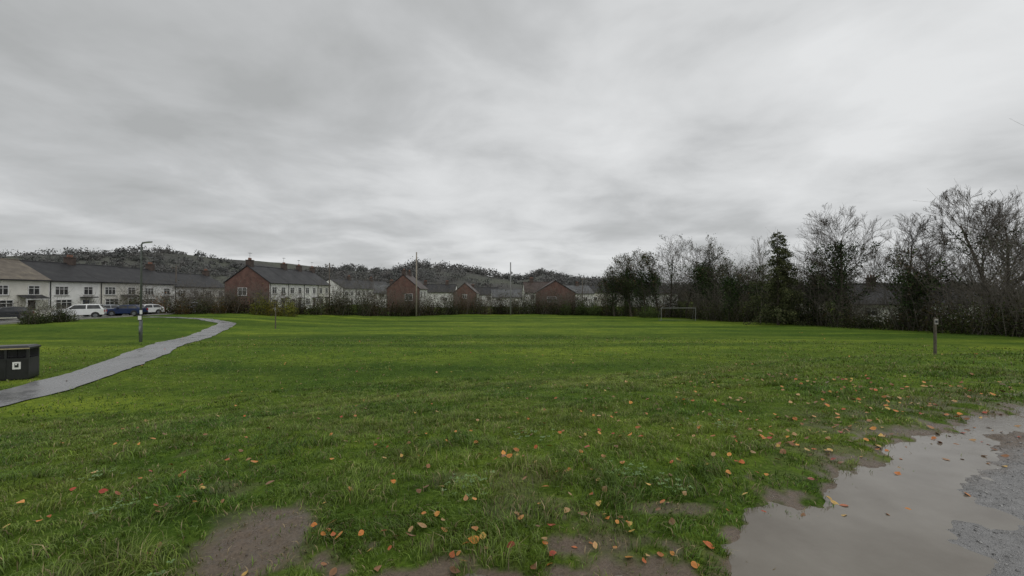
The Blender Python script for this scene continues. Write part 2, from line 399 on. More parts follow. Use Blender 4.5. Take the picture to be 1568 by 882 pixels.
def weeds():
    Vv=[];Ff=[];Cc=[]
    for (cx,cy,n,rad) in ((-.37,3.62,34,.2),(1.0,3.75,26,.17),(1.3,3.5,20,.14),(-3.0,3.3,16,.15),(.2,5,20,.25),(-4.0,4.2,16,.2),(2.6,5.2,24,.3),(-2.0,2.35,10,.1)):
        for i in range(n):
            x=random.gauss(cx,rad*.6);y=random.gauss(cy,rad*.6);z=float(tz(x,y))+random.uniform(.025,.05);L=random.uniform(.012,.024);a=random.random()*6.28
            c=np.array((.17,.27,.10))*random.uniform(.7,1.35)
            for q in range(3):
                aa=a+q*2.09;b0=len(Vv);dx,dy=math.cos(aa),math.sin(aa)
                for u,v in ((0,0),(.6,.45),(1.1,.3),(1.1,-.3),(.6,-.45)):
                    Vv.append((x+(dx*u-dy*v)*L,y+(dy*u+dx*v)*L,z+u*.004));Cc.append(c)
                Ff.append((b0,b0+1,b0+2,b0+3,b0+4))
    obj('clover_weeds',mesh_np('clover_weeds',np.array(Vv),np.array(Ff),[M_grass],np.array(Cc)))
weeds()

# ------------------------------------------------------------------ foliage & trees
def quads(C,size,cols):
    n=len(C);size=np.broadcast_to(size,(n,))
    d=RNG.normal(size=(n,3));d/=np.linalg.norm(d,axis=1)[:,None]
    e=RNG.normal(size=(n,3));e-=d*(d*e).sum(1)[:,None];e/=np.linalg.norm(e,axis=1)[:,None]
    s=size[:,None]*.5
    V=np.stack([C-d*s,C-e*s*.55+d*s*.1,C+d*s,C+e*s*.6],1)
    return V.reshape(-1,3),np.arange(n*4).reshape(n,4),np.repeat(cols,4,0)
def pal_cols(n,pal,w=None,var=.35):
    pal=np.array(pal);i=RNG.choice(len(pal),n,p=w);return pal[i]*(1-var+2*var*RNG.random((n,1)))
def tubes(polys,sides):
    P=np.array([p for p,_ in polys]);R=np.array([r for _,r in polys]);m_,n_=R.shape
    D=np.gradient(P,axis=1);D/=np.linalg.norm(D,axis=2)[...,None]+1e-9
    ref=np.where(np.abs(D[...,2:3])>.9,np.array([1.,0,0]),np.array([0,0,1.]))
    A=np.cross(D,ref);A/=np.linalg.norm(A,axis=2)[...,None]+1e-9;B=np.cross(D,A)
    t=np.arange(sides)*2*np.pi/sides
    V=P[:,:,None]+(A[:,:,None]*np.cos(t)[:,None]+B[:,:,None]*np.sin(t)[:,None])*R[:,:,None,None]
    idx=np.arange(m_*n_*sides).reshape(m_,n_,sides);nxt=np.roll(idx,-1,2)
    F=np.stack([idx[:,:-1],nxt[:,:-1],nxt[:,1:],idx[:,1:]],-1).reshape(-1,4)
    return V.reshape(-1,3),F
def grow_tree(seed,height,trunk_r=.22,maxlev=4,spread=1.,stems=1,up=.10,kids=(7,6,5,5),rmin=.008,first=.22,lr=.62):
    rs=random.Random(seed);P={}
    ivy=[];tips=[]
    def g(p,d,L,r,lev):
        n=6 if lev<2 else 4 if lev<3 else 3
        pts=[p.copy()];rad=[r];dd=d.copy()
        for i in range(n-1):
            wob=.07 if lev==0 else .12 if lev<3 else .17
            dd=(dd+Vector((rs.gauss(0,wob),rs.gauss(0,wob),rs.gauss(0,wob*.6)+up*(0 if lev==0 else 1)))).normalized()
            pts.append(pts[-1]+dd*(L/(n-1)));rad.append(max(rmin*.7,r*(1-(.8 if lev>0 else .75)*(i+1)/(n-1))))
        P.setdefault((n,6 if lev==0 else 4 if lev<3 else 3),[]).append((np.array([tuple(q) for q in pts]),np.array(rad)))
        if lev<=1: ivy.extend([(q,lev) for q in pts])
        if lev>=3: tips.append(pts[-1])
        if lev<maxlev:
            k=kids[lev]
            for j in range(k):
                t=(first+(1-first)*(j+rs.random()*.8)/k) if lev==0 else (.15+.85*(j+rs.random())/k)
                t=min(t,.99);f=t*(n-1);i=int(f);q=pts[i].lerp(pts[i+1],f-i)
                ax=(pts[i+1]-pts[i]).normalized()
                perp=ax.cross(Vector((rs.gauss(0,1),rs.gauss(0,1),rs.gauss(0,1)))).normalized()
                ang=rs.uniform(.45,.85)*spread if lev<2 else rs.uniform(.3,.75)
                if lev==0: ang*=(1.25-.7*t)
                nd=(ax*math.cos(ang)+perp*math.sin(ang)).normalized()
                if nd.z<.05: nd.z=abs(nd.z)*.4+.05
                ln=L*lr*rs.uniform(.8,1.05)*((1.1-.5*t) if lev==0 else (1.05-.4*t))
                g(q,nd,ln,max(rmin,rad[min(i+1,n-1)]*.55 if lev==0 else rad[i]*.5),lev+1)
    for s in range(stems):
        a=rs.random()*6.28;t=0 if stems==1 else rs.uniform(.1,.35)
        g(Vector((math.cos(a)*.2*(stems>1),math.sin(a)*.2*(stems>1),-.2)),Vector((math.cos(a)*t,math.sin(a)*t,1)).normalized(),height*.8*rs.uniform(.85,1),trunk_r,0)
    tp=np.array([tuple(q) for q in tips]);c0=np.array([0,0,tp[:,2].mean()*.95])
    rad_=np.linalg.norm(tp-c0,axis=1);R0=np.percentile(rad_,80)
    def rnd(A):
        d=A-c0;l=np.linalg.norm(d,axis=-1,keepdims=True);up_=(A[...,2:3]>c0[2]*.7)
        l2=np.where((l>R0)&up_,R0+(l-R0)*.33,l);return c0+d/np.maximum(l,1e-6)*l2
    Vs=[];Fs=[];o=0
    for (n,k),pl in P.items():
        v,f=tubes([(rnd(p),r) for p,r in pl],k);Vs.append(v);Fs.append(f+o);o+=len(v)
    return np.concatenate(Vs),np.concatenate(Fs),[(Vector(rnd(np.array(tuple(q)))),l) for q,l in ivy],[Vector(q) for q in rnd(tp)]
IVY=[(.030,.052,.018),(.045,.078,.024),(.065,.10,.035),(.02,.032,.013)]
BROWN=[(.10,.068,.042),(.14,.095,.052),(.07,.055,.035),(.075,.08,.035)]
def tree_object(name,x,y,h,seed,ivy_n=0,ivy_r=.4,leaf_n=0,leaf_pal=BROWN,leaf_size=.1,bark=None,rot=0,squash=1,**k):
    V,F,ivy,tips=grow_tree(seed,h,**k);zmax=V[:,2].max();s=h/zmax;V=V*s;V[:,:2]*=squash
    e=empty(name,(x,y,float(tz(x,y))),rot)
    obj('trunk_and_branches',mesh_np('trunk_and_branches',V,F,[bark or M_bark],None,True),e)
    if ivy_n:
        P=np.array([tuple(p) for p,l in ivy])*s;P[:,:2]*=squash
        P=P[P[:,2]<h*.68]
        i=RNG.integers(0,len(P)-1,ivy_n);u=RNG.random((ivy_n,1))
        nb=np.clip(i+1,0,len(P)-1);B=P[nb];near=(np.linalg.norm(B-P[i],axis=1)<h*.2)[:,None]
        C=np.where(near,P[i]*(1-u)+B*u,P[i])+RNG.normal(size=(ivy_n,3))*ivy_r*np.array([1,1,.8])
        C[:,2]=np.abs(C[:,2])
        v,f,c=quads(C,.16+.12*RNG.random(ivy_n),pal_cols(ivy_n,IVY))
        obj('ivy',mesh_np('ivy',v,f,[M_leaf],c),e)
    if leaf_n:
        P=np.array([tuple(p) for p in tips])*s;P[:,:2]*=squash
        i=RNG.integers(0,len(P),leaf_n);C=P[i]+RNG.normal(size=(leaf_n,3))*.25
        v,f,c=quads(C,leaf_size*(.6+.8*RNG.random(leaf_n)),pal_cols(leaf_n,leaf_pal))
        obj('leaves',mesh_np('leaves',v,f,[M_leaf],c),e)
    return e
K5=(12,9,7,5)
tree_object('bare_tree',44.0,39,14.1,3,ivy_n=900,ivy_r=.2,trunk_r=.25,kids=K5,spread=1.1,rmin=.010,first=.18)
tree_object('bare_tree',48.5,42,14.2,19,ivy_n=700,ivy_r=.2,trunk_r=.22,kids=K5,spread=1.1,rmin=.010,first=.18)
tree_object('bare_tree',41.6,45.5,12.2,5,trunk_r=.19,kids=K5,spread=1.2,rmin=.010,first=.2)
tree_object('bare_tree',43.,30,11.,23,trunk_r=.2,kids=(9,7,6,4),spread=1.0)
tree_object('ivy_clad_tree',37.9,49.5,14.6,8,ivy_n=2600,ivy_r=.33,trunk_r=.25,kids=K5,spread=1.2,lr=.66,rmin=.011,first=.2)
tree_object('bare_tree',33.5,58,11.8,11,ivy_n=200,ivy_r=.2,trunk_r=.12,kids=(9,7,5,4),bark=M_barkgrey,spread=.75,squash=.8)
for i,(x,y,h,sd,iv,lf,sq) in enumerate([(20.5,86,10.0,31,2600,2200,1.2),(23.3,84,12.6,32,3300,2400,1.25),(25.6,83,13,33,3000,2600,1.15),(27.8,82,12.4,42,3600,2200,1.15),(29.6,81,15.4,34,1300,600,1.),(32.,79,15.0,35,1600,600,1.),(33.6,74.,12.9,36,9500,900,.85),(37.,77,13.5,37,1200,500,1.0),(33.8,67,10.0,38,4600,800,.9),(35.8,62,8.5,39,3000,900,1.0),(38.,54,9.2,43,3600,700,1.),(38.3,41.5,8.0,40,2600,600,1.),(40.5,53.,10.0,44,2000,400,1.)]):
    tree_object('ivy_clad_tree' if iv>1300 else 'bare_tree',x,y,h,sd,ivy_n=iv,ivy_r=.55,leaf_n=lf,leaf_pal=IVY+BROWN,leaf_size=.2,trunk_r=.2,kids=(9,7,5,4),rmin=.013,spread=1.05,squash=sq)
def conifer(x,y,h,R,seed=1,pal=IVY):
    rs=random.Random(seed);e=empty('conifer_tree',(x,y,float(tz(x,y))))
    polys=[(np.array([(0,0,-.2),(0.05,0,h*.35),(0,.08,h*.7),(0,0,h)]),np.array([.2,.15,.09,.02]))]
    C=[]
    n=95
    for i in range(n):
        t=(i+rs.random())/n;z=h*(.05+.92*t);L=R*(1-t)**.55*rs.choice([rs.uniform(.35,.7),rs.uniform(.7,1.25)])+.25;a=i*2.4+rs.gauss(0,.6)
        p=[];c1=rs.uniform(.1,.7);c2=rs.uniform(.3,.6)
        for q in range(4):
            u=q/3;p.append((math.cos(a)*L*u,math.sin(a)*L*u,z+L*(c1*u-c2*u*u)))
        polys.append((np.array(p),np.array([.035,.025,.015,.008])))
        m_=int(16+70*L)
        u=np.sqrt(RNG.random(m_));pp=np.stack([math.cos(a)*L*u,math.sin(a)*L*u,z+L*(c1*u-c2*u*u)],1)
        pp+=RNG.normal(size=(m_,3))*np.array([.24,.24,.12])*(.4+.5*L/R);pp[:,2]-=RNG.random(m_)**2*.9*L/R
        C.append(pp)
    v,f=tubes(polys,4);obj('trunk_and_branches',mesh_np('trunk_and_branches',v,f,[M_bark],None,True),e)
    C=np.concatenate(C);v,f,c=quads(C,.1+.14*RNG.random(len(C)),pal_cols(len(C),pal))
    obj('needles',mesh_np('needles',v,f,[M_leaf],c),e)
CP=[(.06,.072,.034),(.085,.10,.042),(.11,.115,.05),(.045,.052,.024)]
conifer(32.8,53.,11.8,3.0,1,CP);conifer(34.2,54.,9.8,2.4,4,CP)

def mass(name,lumps,n,size,pal,w=None,twig=0,twig_h=1.,hollow=.45):
    L=np.array(lumps,float);vol=L[:,3]*L[:,4]*L[:,5]
    p=vol**.75;i=RNG.choice(len(L),n,p=p/p.sum());l=L[i]
    d=RNG.normal(size=(n,3));d/=np.linalg.norm(d,axis=1)[:,None];d[:,2]=np.abs(d[:,2])
    r=(hollow+(1-hollow)*RNG.random(n)**.6)*(1+.25*RNG.normal(size=n)*.6)
    C=np.stack([l[:,0]+d[:,0]*r*l[:,3],l[:,1]+d[:,1]*r*l[:,4],l[:,2]+d[:,2]*r*l[:,5]],1)
    low=RNG.random(n)<.35;C[low,2]=l[low,2]+RNG.random(low.sum())*l[low,5]*.5
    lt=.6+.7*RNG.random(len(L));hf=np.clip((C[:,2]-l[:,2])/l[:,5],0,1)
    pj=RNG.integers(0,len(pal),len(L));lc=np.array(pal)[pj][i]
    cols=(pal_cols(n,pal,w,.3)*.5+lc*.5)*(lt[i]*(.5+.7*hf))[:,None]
    v,f,c=quads(C,size*(.6+.8*RNG.random(n)),cols)
    if not twig: return obj(name,mesh_np(name,v,f,[M_leaf],c))
    e=empty(name);obj('leaves',mesh_np('leaves',v,f,[M_leaf],c),e)
    j=RNG.choice(len(L),twig,p=p/p.sum());P=[]
    for q in j:
        x,y,z,rx,ry,h=L[q];a=random.random()*6.28;rr=math.sqrt(random.random())*.8
        bx=x+math.cos(a)*rx*rr;by=y+math.sin(a)*ry*rr;a2=random.random()*6.28;lean=random.uniform(.05,.5);hh=h*random.uniform(.8,1.3)*twig_h
        p0=np.array([bx,by,z]);dd=np.array([math.cos(a2)*lean,math.sin(a2)*lean,1.])
        kx=RNG.normal(size=(3,3))*.08*hh;kx[0]=0
        pts=np.array([p0,p0+dd*hh*.5+kx[1],p0+dd*hh*np.array([1.3,1.3,1])+kx[2]])
        P.append((pts,np.array([.022,.014,.007])))
        for _ in range(4):
            u=random.random();m0=pts[1]*(1-u)+pts[2]*u;d2=RNG.normal(size=3)*.22*hh;d2[2]=abs(d2[2])
            P.append((np.array([m0,m0+d2*.5,m0+d2+np.array([0,0,.1])]),np.array([.011,.009,.006])))
    v,f=tubes(P,3);obj('stems',mesh_np('stems',v,f,[M_barkgrey]),e)
    return e
def along(pts,step,rx,h,jit=.5,hv=.35,seed=0):
    rs=random.Random(seed);P=np.array(pts,float);t=np.r_[0,np.cumsum(np.hypot(*np.diff(P,axis=0).T))];o=[]
    s=0
    while s<t[-1]:
        x=np.interp(s,t,P[:,0])+rs.gauss(0,jit);y=np.interp(s,t,P[:,1])+rs.gauss(0,jit)
        hh=h*rs.uniform(1-hv,1+hv)
        if x>30 and .79<x/y<.90: hh=min(hh*.55,2.1)   # thin, low stretch of the hedge
        o.append((x,y,float(tz(x,y))-.1,rx*rs.uniform(.7,1.3),rx*rs.uniform(.7,1.3),hh));s+=step*rs.uniform(.6,1.4)
    return o
HB=[(.070,.056,.034),(.10,.076,.045),(.045,.064,.024),(.036,.048,.02),(.12,.085,.048),(.06,.08,.028)]
HL=[(-53,60),(-46,65),(-38,69),(-32,77)];HC=[(-33,76),(-26,84),(-12,94),(5,96),(20,88.5)]
off=lambda P,a,b:[(p[0]+a,p[1]+b) for p in P]
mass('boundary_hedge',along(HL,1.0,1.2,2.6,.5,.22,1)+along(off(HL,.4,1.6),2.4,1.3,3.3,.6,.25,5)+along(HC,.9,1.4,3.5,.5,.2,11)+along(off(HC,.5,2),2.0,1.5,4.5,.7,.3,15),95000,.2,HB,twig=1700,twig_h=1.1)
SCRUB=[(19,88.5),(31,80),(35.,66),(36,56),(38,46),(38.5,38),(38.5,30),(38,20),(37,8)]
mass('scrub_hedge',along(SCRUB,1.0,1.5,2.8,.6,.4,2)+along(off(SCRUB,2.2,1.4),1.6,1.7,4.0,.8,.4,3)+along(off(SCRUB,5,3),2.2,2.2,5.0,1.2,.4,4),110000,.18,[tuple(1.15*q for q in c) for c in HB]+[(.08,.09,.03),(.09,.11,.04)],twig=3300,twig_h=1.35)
YEL=[(.26,.27,.045),(.16,.21,.04),(.34,.28,.05)]
mass('yellow_bush',[(-38.5,66,float(tz(-38.5,66)),1.6,1.4,3.1),(-36.3,65.7,float(tz(-36,66)),1.2,1.2,2.5),(-34.5,66.6,float(tz(-34,66)),1.3,1.1,2.7)],4200,.18,YEL+[(.09,.13,.03),(.08,.07,.04)],twig=60)
mass('evergreen_shrub',[(14.5,89.5,-3.2,1.6,1.3,3.3),(17,88.6,-3.2,1.7,1.3,2.8),(11.5,91,-3.2,1.5,1.2,3.),(25.5,80,-3.2,2,1.3,2.5)],6500,.18,[(.08,.13,.035),(.11,.15,.05)])
mass('orange_shrub',[(-50.5,61.5,-1.6,1.,1.,2.9),(-47.8,62.5,-1.6,.9,.9,1.8),(-44.,64.5,-1.7,1.1,.8,2.5)],2600,.16,[(.25,.09,.03),(.14,.09,.04),(.09,.09,.035)],twig=60)
mass('garden_hedge',along([(-46.5,41),(-47.5,46.)],.8,.9,1.6,.2,.25,8),5000,.13,[(.045,.065,.025),(.07,.075,.03)],twig=60)
mass('garden_shrub',[(-57.6,46,-1.5,.8,.9,1.9),(-57.6,50.2,-1.5,1,.9,1.7),(-57.6,53.2,-1.6,.8,.8,2.4),(-57.4,58.5,-1.6,.9,1.2,1.9),(-57.4,62.5,-1.6,.9,1.0,2.2),(-57.8,66,-1.6,.9,.9,2.5),(-57.4,71,-1.6,.9,1.3,2.0),(-57.6,76,-1.6,1,1,2.9),(-57.,81,-1.7,1.2,1.6,3.0),(-57,86,-1.7,1.2,1.6,2.8),(-49,68,-1.7,1.4,1.2,2.4),(-48,73,-1.7,1.3,1.5,2.7)],14000,.13,IVY+BROWN+[(.08,.12,.03)],twig=300,twig_h=1.2)

# ------------------------------------------------------------------ houses
def window(w,g,d,x,y,z,ww,hh,div=2):
    g.box(x-ww/2,x+ww/2,y-.012,y+.02,z,z+hh)
    f=.06
    for a,b_,c0,c1 in ((x-ww/2-.03,x-ww/2+f,z-.03,z+hh+.03),(x+ww/2-f,x+ww/2+.03,z-.03,z+hh+.03)): w.box(a,b_,y-.05,y+.02,c0,c1)
    w.box(x-ww/2+f,x+ww/2-f,y-.047,y+.02,z+hh-f,z+hh+.027);w.box(x-ww/2+f,x+ww/2-f,y-.047,y+.02,z-.027,z+f)
    for i in range(1,div):
        xx=x-ww/2+ww*i/div;w.box(xx-.03,xx+.03,y-.044,y+.02,z+f,z+hh-f)
    w.box(x-ww/2+f,x+ww/2-f,y-.040,y+.02,z+hh*.68,z+hh*.68+.05)
    d.box(x-ww/2-.1,x+ww/2+.1,y-.11,y+.02,z-.10,z-.032)
def house(name,loc,rot,L,D,eh,rh,wall,roof,gable=None,wins=(),doors=(),gwins=(),chim=(0.,),porch=False,chmat=None,doorm=None):
    e=empty(name,loc,rot);g=gable or wall;zb=-1.5
    wb=MB()
    wb.poly([(0,0,zb),(L,0,zb),(L,0,eh),(0,0,eh)],0);wb.poly([(L,D,zb),(0,D,zb),(0,D,eh),(L,D,eh)],0)
    wb.poly([(0,D,zb),(0,0,zb),(0,0,eh),(0,D/2,rh-.02),(0,D,eh)],1);wb.poly([(L,0,zb),(L,D,zb),(L,D,eh),(L,D/2,rh-.02),(L,0,eh)],1)
    obj('walls',wb.mesh('walls',[wall,g]),e)
    rb=MB();sl=(rh-eh)/(D/2);o=.3;t=.14;og=.12
    for s in (0,1):
        y0,y1=(-o,D/2) if s==0 else (D+o,D/2);z0=eh-o*sl+.03;z1=rh+.03
        a=[(-og,y0,z0),(L+og,y0,z0),(L+og,y1,z1),(-og,y1,z1)]
        if s: a=a[::-1]
        b_=[(p[0],p[1],p[2]+t) for p in a]
        rb.poly(b_,0);rb.poly(a[::-1],1)
        for i in range(4): rb.poly([a[i],a[(i+1)%4],b_[(i+1)%4],b_[i]],1)
    rb.tube([(-og,D/2,rh+.16),(L+og,D/2,rh+.16)],[.11,.11],6,0)
    obj('roof',rb.mesh('roof',[roof,M_black]),e)
    gb=MB();gb.box(-.1,L+.1,-o-.1,-o+.0,eh-.16,eh-.05);gb.box(.15,.23,-.09,-.01,0,eh-.2);obj('gutter',gb.mesh('gutter',[M_black]),e)
    w=MB();gl=MB();sl_=MB()
    for (x,z,ww,hh) in wins: window(w,gl,sl_,x,0,z,ww,hh,3 if ww>1.6 else 2)
    if gl.v: obj('window_frames',w.mesh('window_frames',[M_pvc]),e);obj('windows',gl.mesh('windows',[M_glass]),e);obj('sills',sl_.mesh('sills',[M_kerb]),e)
    if doors:
        db=MB();dg=MB()
        for x in doors:
            db.box(x-.45,x+.45,-.03,.02,0,2.05,0);dg.box(x-.25,x+.25,-.04,.02,1.2,1.8)
            dg.box(x-.55,x-.46,-.05,.02,0,2.12,1);dg.box(x+.46,x+.55,-.05,.02,0,2.12,1);dg.box(x-.46,x+.46,-.05,.02,2.055,2.15,1)
            if porch==1: dg.box(x-.9,x+.9,-.9,-.055,2.35,2.5,2)
            if porch==2:
                dg.poly([(x-1.6,-1.2,2.3),(x+1.2,-1.2,2.3),(x+1.2,-.03,2.75),(x-1.6,-.03,2.75)],2);dg.box(x-1.55,x+1.15,-1.15,-1.08,2.14,2.29,1)
                dg.box(x-1.5,x-1.4,-1.14,-1.04,0,2.14,1);dg.box(x+1.0,x+1.1,-1.14,-1.04,0,2.14,1)
        obj('door',db.mesh('door',[doorm or M_door1]),e);obj('door_frame',dg.mesh('door_frame',[M_glass,M_pvc,M_slate]),e)
    if gwins:
        w=MB();gl=MB();s_=MB()
        for (y,z,ww,hh) in gwins: window(w,gl,s_,-y,0,z,ww,hh)
        for mb,nm,mt in ((w,'gable_window_frame',M_pvc),(gl,'gable_window',M_glass),(s_,'gable_sill',M_kerb)):
            obj(nm,mb.mesh(nm,[mt]),e,rot=-math.pi/2)
    if chim:
        cb=MB()
        for cx in chim:
            cb.box(cx-.5,cx+.5,D/2-.4,D/2+.4,rh-.7,rh+1.0,0);cb.box(cx-.56,cx+.56,D/2-.46,D/2+.46,rh+1.0,rh+1.1,0)
            for q in (-.3,0.02,.32): cb.tube([(cx+q,D/2,rh+1.1),(cx+q,D/2,rh+1.45)],[.11,.10],8,2)
            ax=cx+.5;cb.tube([(ax,D/2+.3,rh+.2),(ax,D/2+.3,rh+2.4)],[.025,.025],4,3)
            cb.tube([(ax-.5,D/2+.1,rh+2.3),(ax+.6,D/2+.5,rh+2.3)],[.02,.02],4,3)
            for q in range(5):
                yy=D/2+.14+q*.08;xx=ax-.4+q*.22;cb.tube([(xx-.1,yy+.25,rh+2.3),(xx+.1,yy-.25,rh+2.3)],[.012,.012],3,3)
        obj('chimney',cb.mesh('chimney',[chmat or M_brick2,M_kerb,M_pot,M_steel]),e)
    return e
R90=math.pi/2
yy=28.;i=0
while yy<90:
    W=6.9;roof=M_tan if yy<55 else M_slate;wm=[M_render,M_rendergrey,M_render2][(i+2)%3] if yy<49 else [M_render,M_render,M_render2][i%3]
    drop=0 if yy<76 else -.35
    zz=float(tz(-59,yy+3))+drop
    house('terraced_house',(-60.,yy,zz),R90,W,8.2,4.65,7.1,wm,roof,None,
        [(1.6,2.75,1.7,1.15),(5.2,2.75,1.3,1.15),(1.9,.85,2.1,1.3)],[4.9],chim=([W-.3] if i%2==0 else ()),porch=1+(i%2),doorm=[M_door1,M_door2,M_pvc][i%3],chmat=M_brick2)
    yy+=W+.01;i+=1
y0=73.;zb=-1.9
for i in range(4):
    house('brick_terraced_house',(-41.2,y0+i*6.01,zb),R90,6.,7.6,5.2,8.0,M_render if i<3 else M_render2,M_slate,M_brick,
      [(1.5,3.3,1.4,1.15),(4.4,3.3,1.2,1.15),(1.6,1.,1.9,1.3)],[4.4],gwins=[(4.6,3.0,1.5,1.3)] if i==0 else (),chim=([.7] if i==0 else [5.7]),chmat=M_brick2,porch=1)
for i in range(5):
    house('terraced_house',(-44+i*1.,112+i*6.5,-2.2),R90-.15,6.3,7.6,4.9,7.3,M_render,M_slate,M_render,[(1.5,3.,1.4,1.1),(4.4,3.,1.2,1.1)],[4.4],chim=[3.] if i%2 else ())
for (x,y,r,z,L,D,eh,rh,wl,rf,gb) in [(-36,112,.3,-2.6,9,7,4,6.3,M_render,M_roofgrey,M_render),(-62,118,.2,-1.9,12,8,4.8,7,M_render,M_slate,M_render),(-80,125,.2,-1.9,12,8,4.8,7.4,M_render2,M_slate,M_render)]:
    house('house',(x,y,z),r,L,D,eh,rh,wl,rf,gb,[(2,3,1.3,1.1),(6,3,1.3,1.1)],(),chim=(L*.5,))
house('brick_house',(-21.,97.5,-3.0),R90,9,7.4,5.5,8.6,M_render,M_brownroof,M_brick,[(2,3.6,1.5,1.2),(6,3.6,1.5,1.2),(2,1,1.8,1.3)],[4],gwins=[(2.4,2.8,1.7,1.5)],chim=[.8,6])
house('brick_house',(-10.,120,-3.2),R90,10,6.4,4.6,7.4,M_render,M_brownroof,M_brick,[(2,3.,1.4,1.1)],[5],gwins=[(3.2,3.2,1.2,1.1)],chim=())
house('brick_house',(14.7,100,-3.2),R90,9,9.2,4.7,7.5,M_render,M_brownroof,M_brick,[(2,3.2,1.4,1.1)],[5],gwins=[(5.4,2.6,2.2,1.2)],chim=())
house('brick_house',(3.2,106,-3.2),.06,8,8,4.8,7.3,M_render,M_brownroof,M_render,[(2,3.2,1.4,1.1),(6,3.2,1.4,1.1)],(),chim=(2.,))
for (x,y,r,L,rh,wl,rf,ch) in [(-6.5,140,.1,13,5.8,M_render,M_roofgrey,()),(-17,150,0,12,6.6,M_render,M_slate,(3,)),(18.5,135,.3,8,7.1,M_render,M_roofgrey,(4,)),(27,150,-.1,12,7.4,M_render2,M_slate,(6,)),(-30,135,0,12,7.5,M_render,M_slate,(2,9)),(40,140,0,14,7,M_render,M_slate,(3,))]:
    house('house',(x,y,-3.4),r,L,8,rh-2.4,rh,wl,rf,None,[(2,2.4,1.4,1.1),(L-3,2.4,1.4,1.1)],(),chim=ch)
for (x,y,r,L,wl,gb,zb_) in [(45.5,57.5,-.45,7,M_render,M_brick,-4.3),(62,68,-.8,10,M_render,M_render,-4.4),(49,84,-.4,10,M_render2,M_brick,-4.4),(74,60,-.9,12,M_render,M_brick,-4.6)]:
    house('house',(x,y,zb_),r,L,8,4.4,6.9,wl,M_slate,gb,[(2,2.8,1.4,1.1),(5.4,2.8,1.4,1.1),(2,.9,1.8,1.2)],[4],chim=(3,))

gb=MB()
for k in range(9):
    a=28+k*6.9
    z=float(tz(-56.6,a+3))-.1
    gb.box(-56.75,-56.6,a+.1,a+4.2,z,z+1.0,0);gb.box(-56.79,-56.56,a+.06,a+4.24,z+1.0,z+1.07,1)
    gb.box(-59.9,-56.76,a-.06,a+.06,z,z+.95,0)
    gb.box(-56.86,-56.5,a+4.25,a+4.6,z,z+1.2,0);gb.box(-56.86,-56.5,a+6.5,a+6.85,z,z+1.2,0)
obj('garden_wall',gb.mesh('garden_wall',[M_render2,M_kerb]))

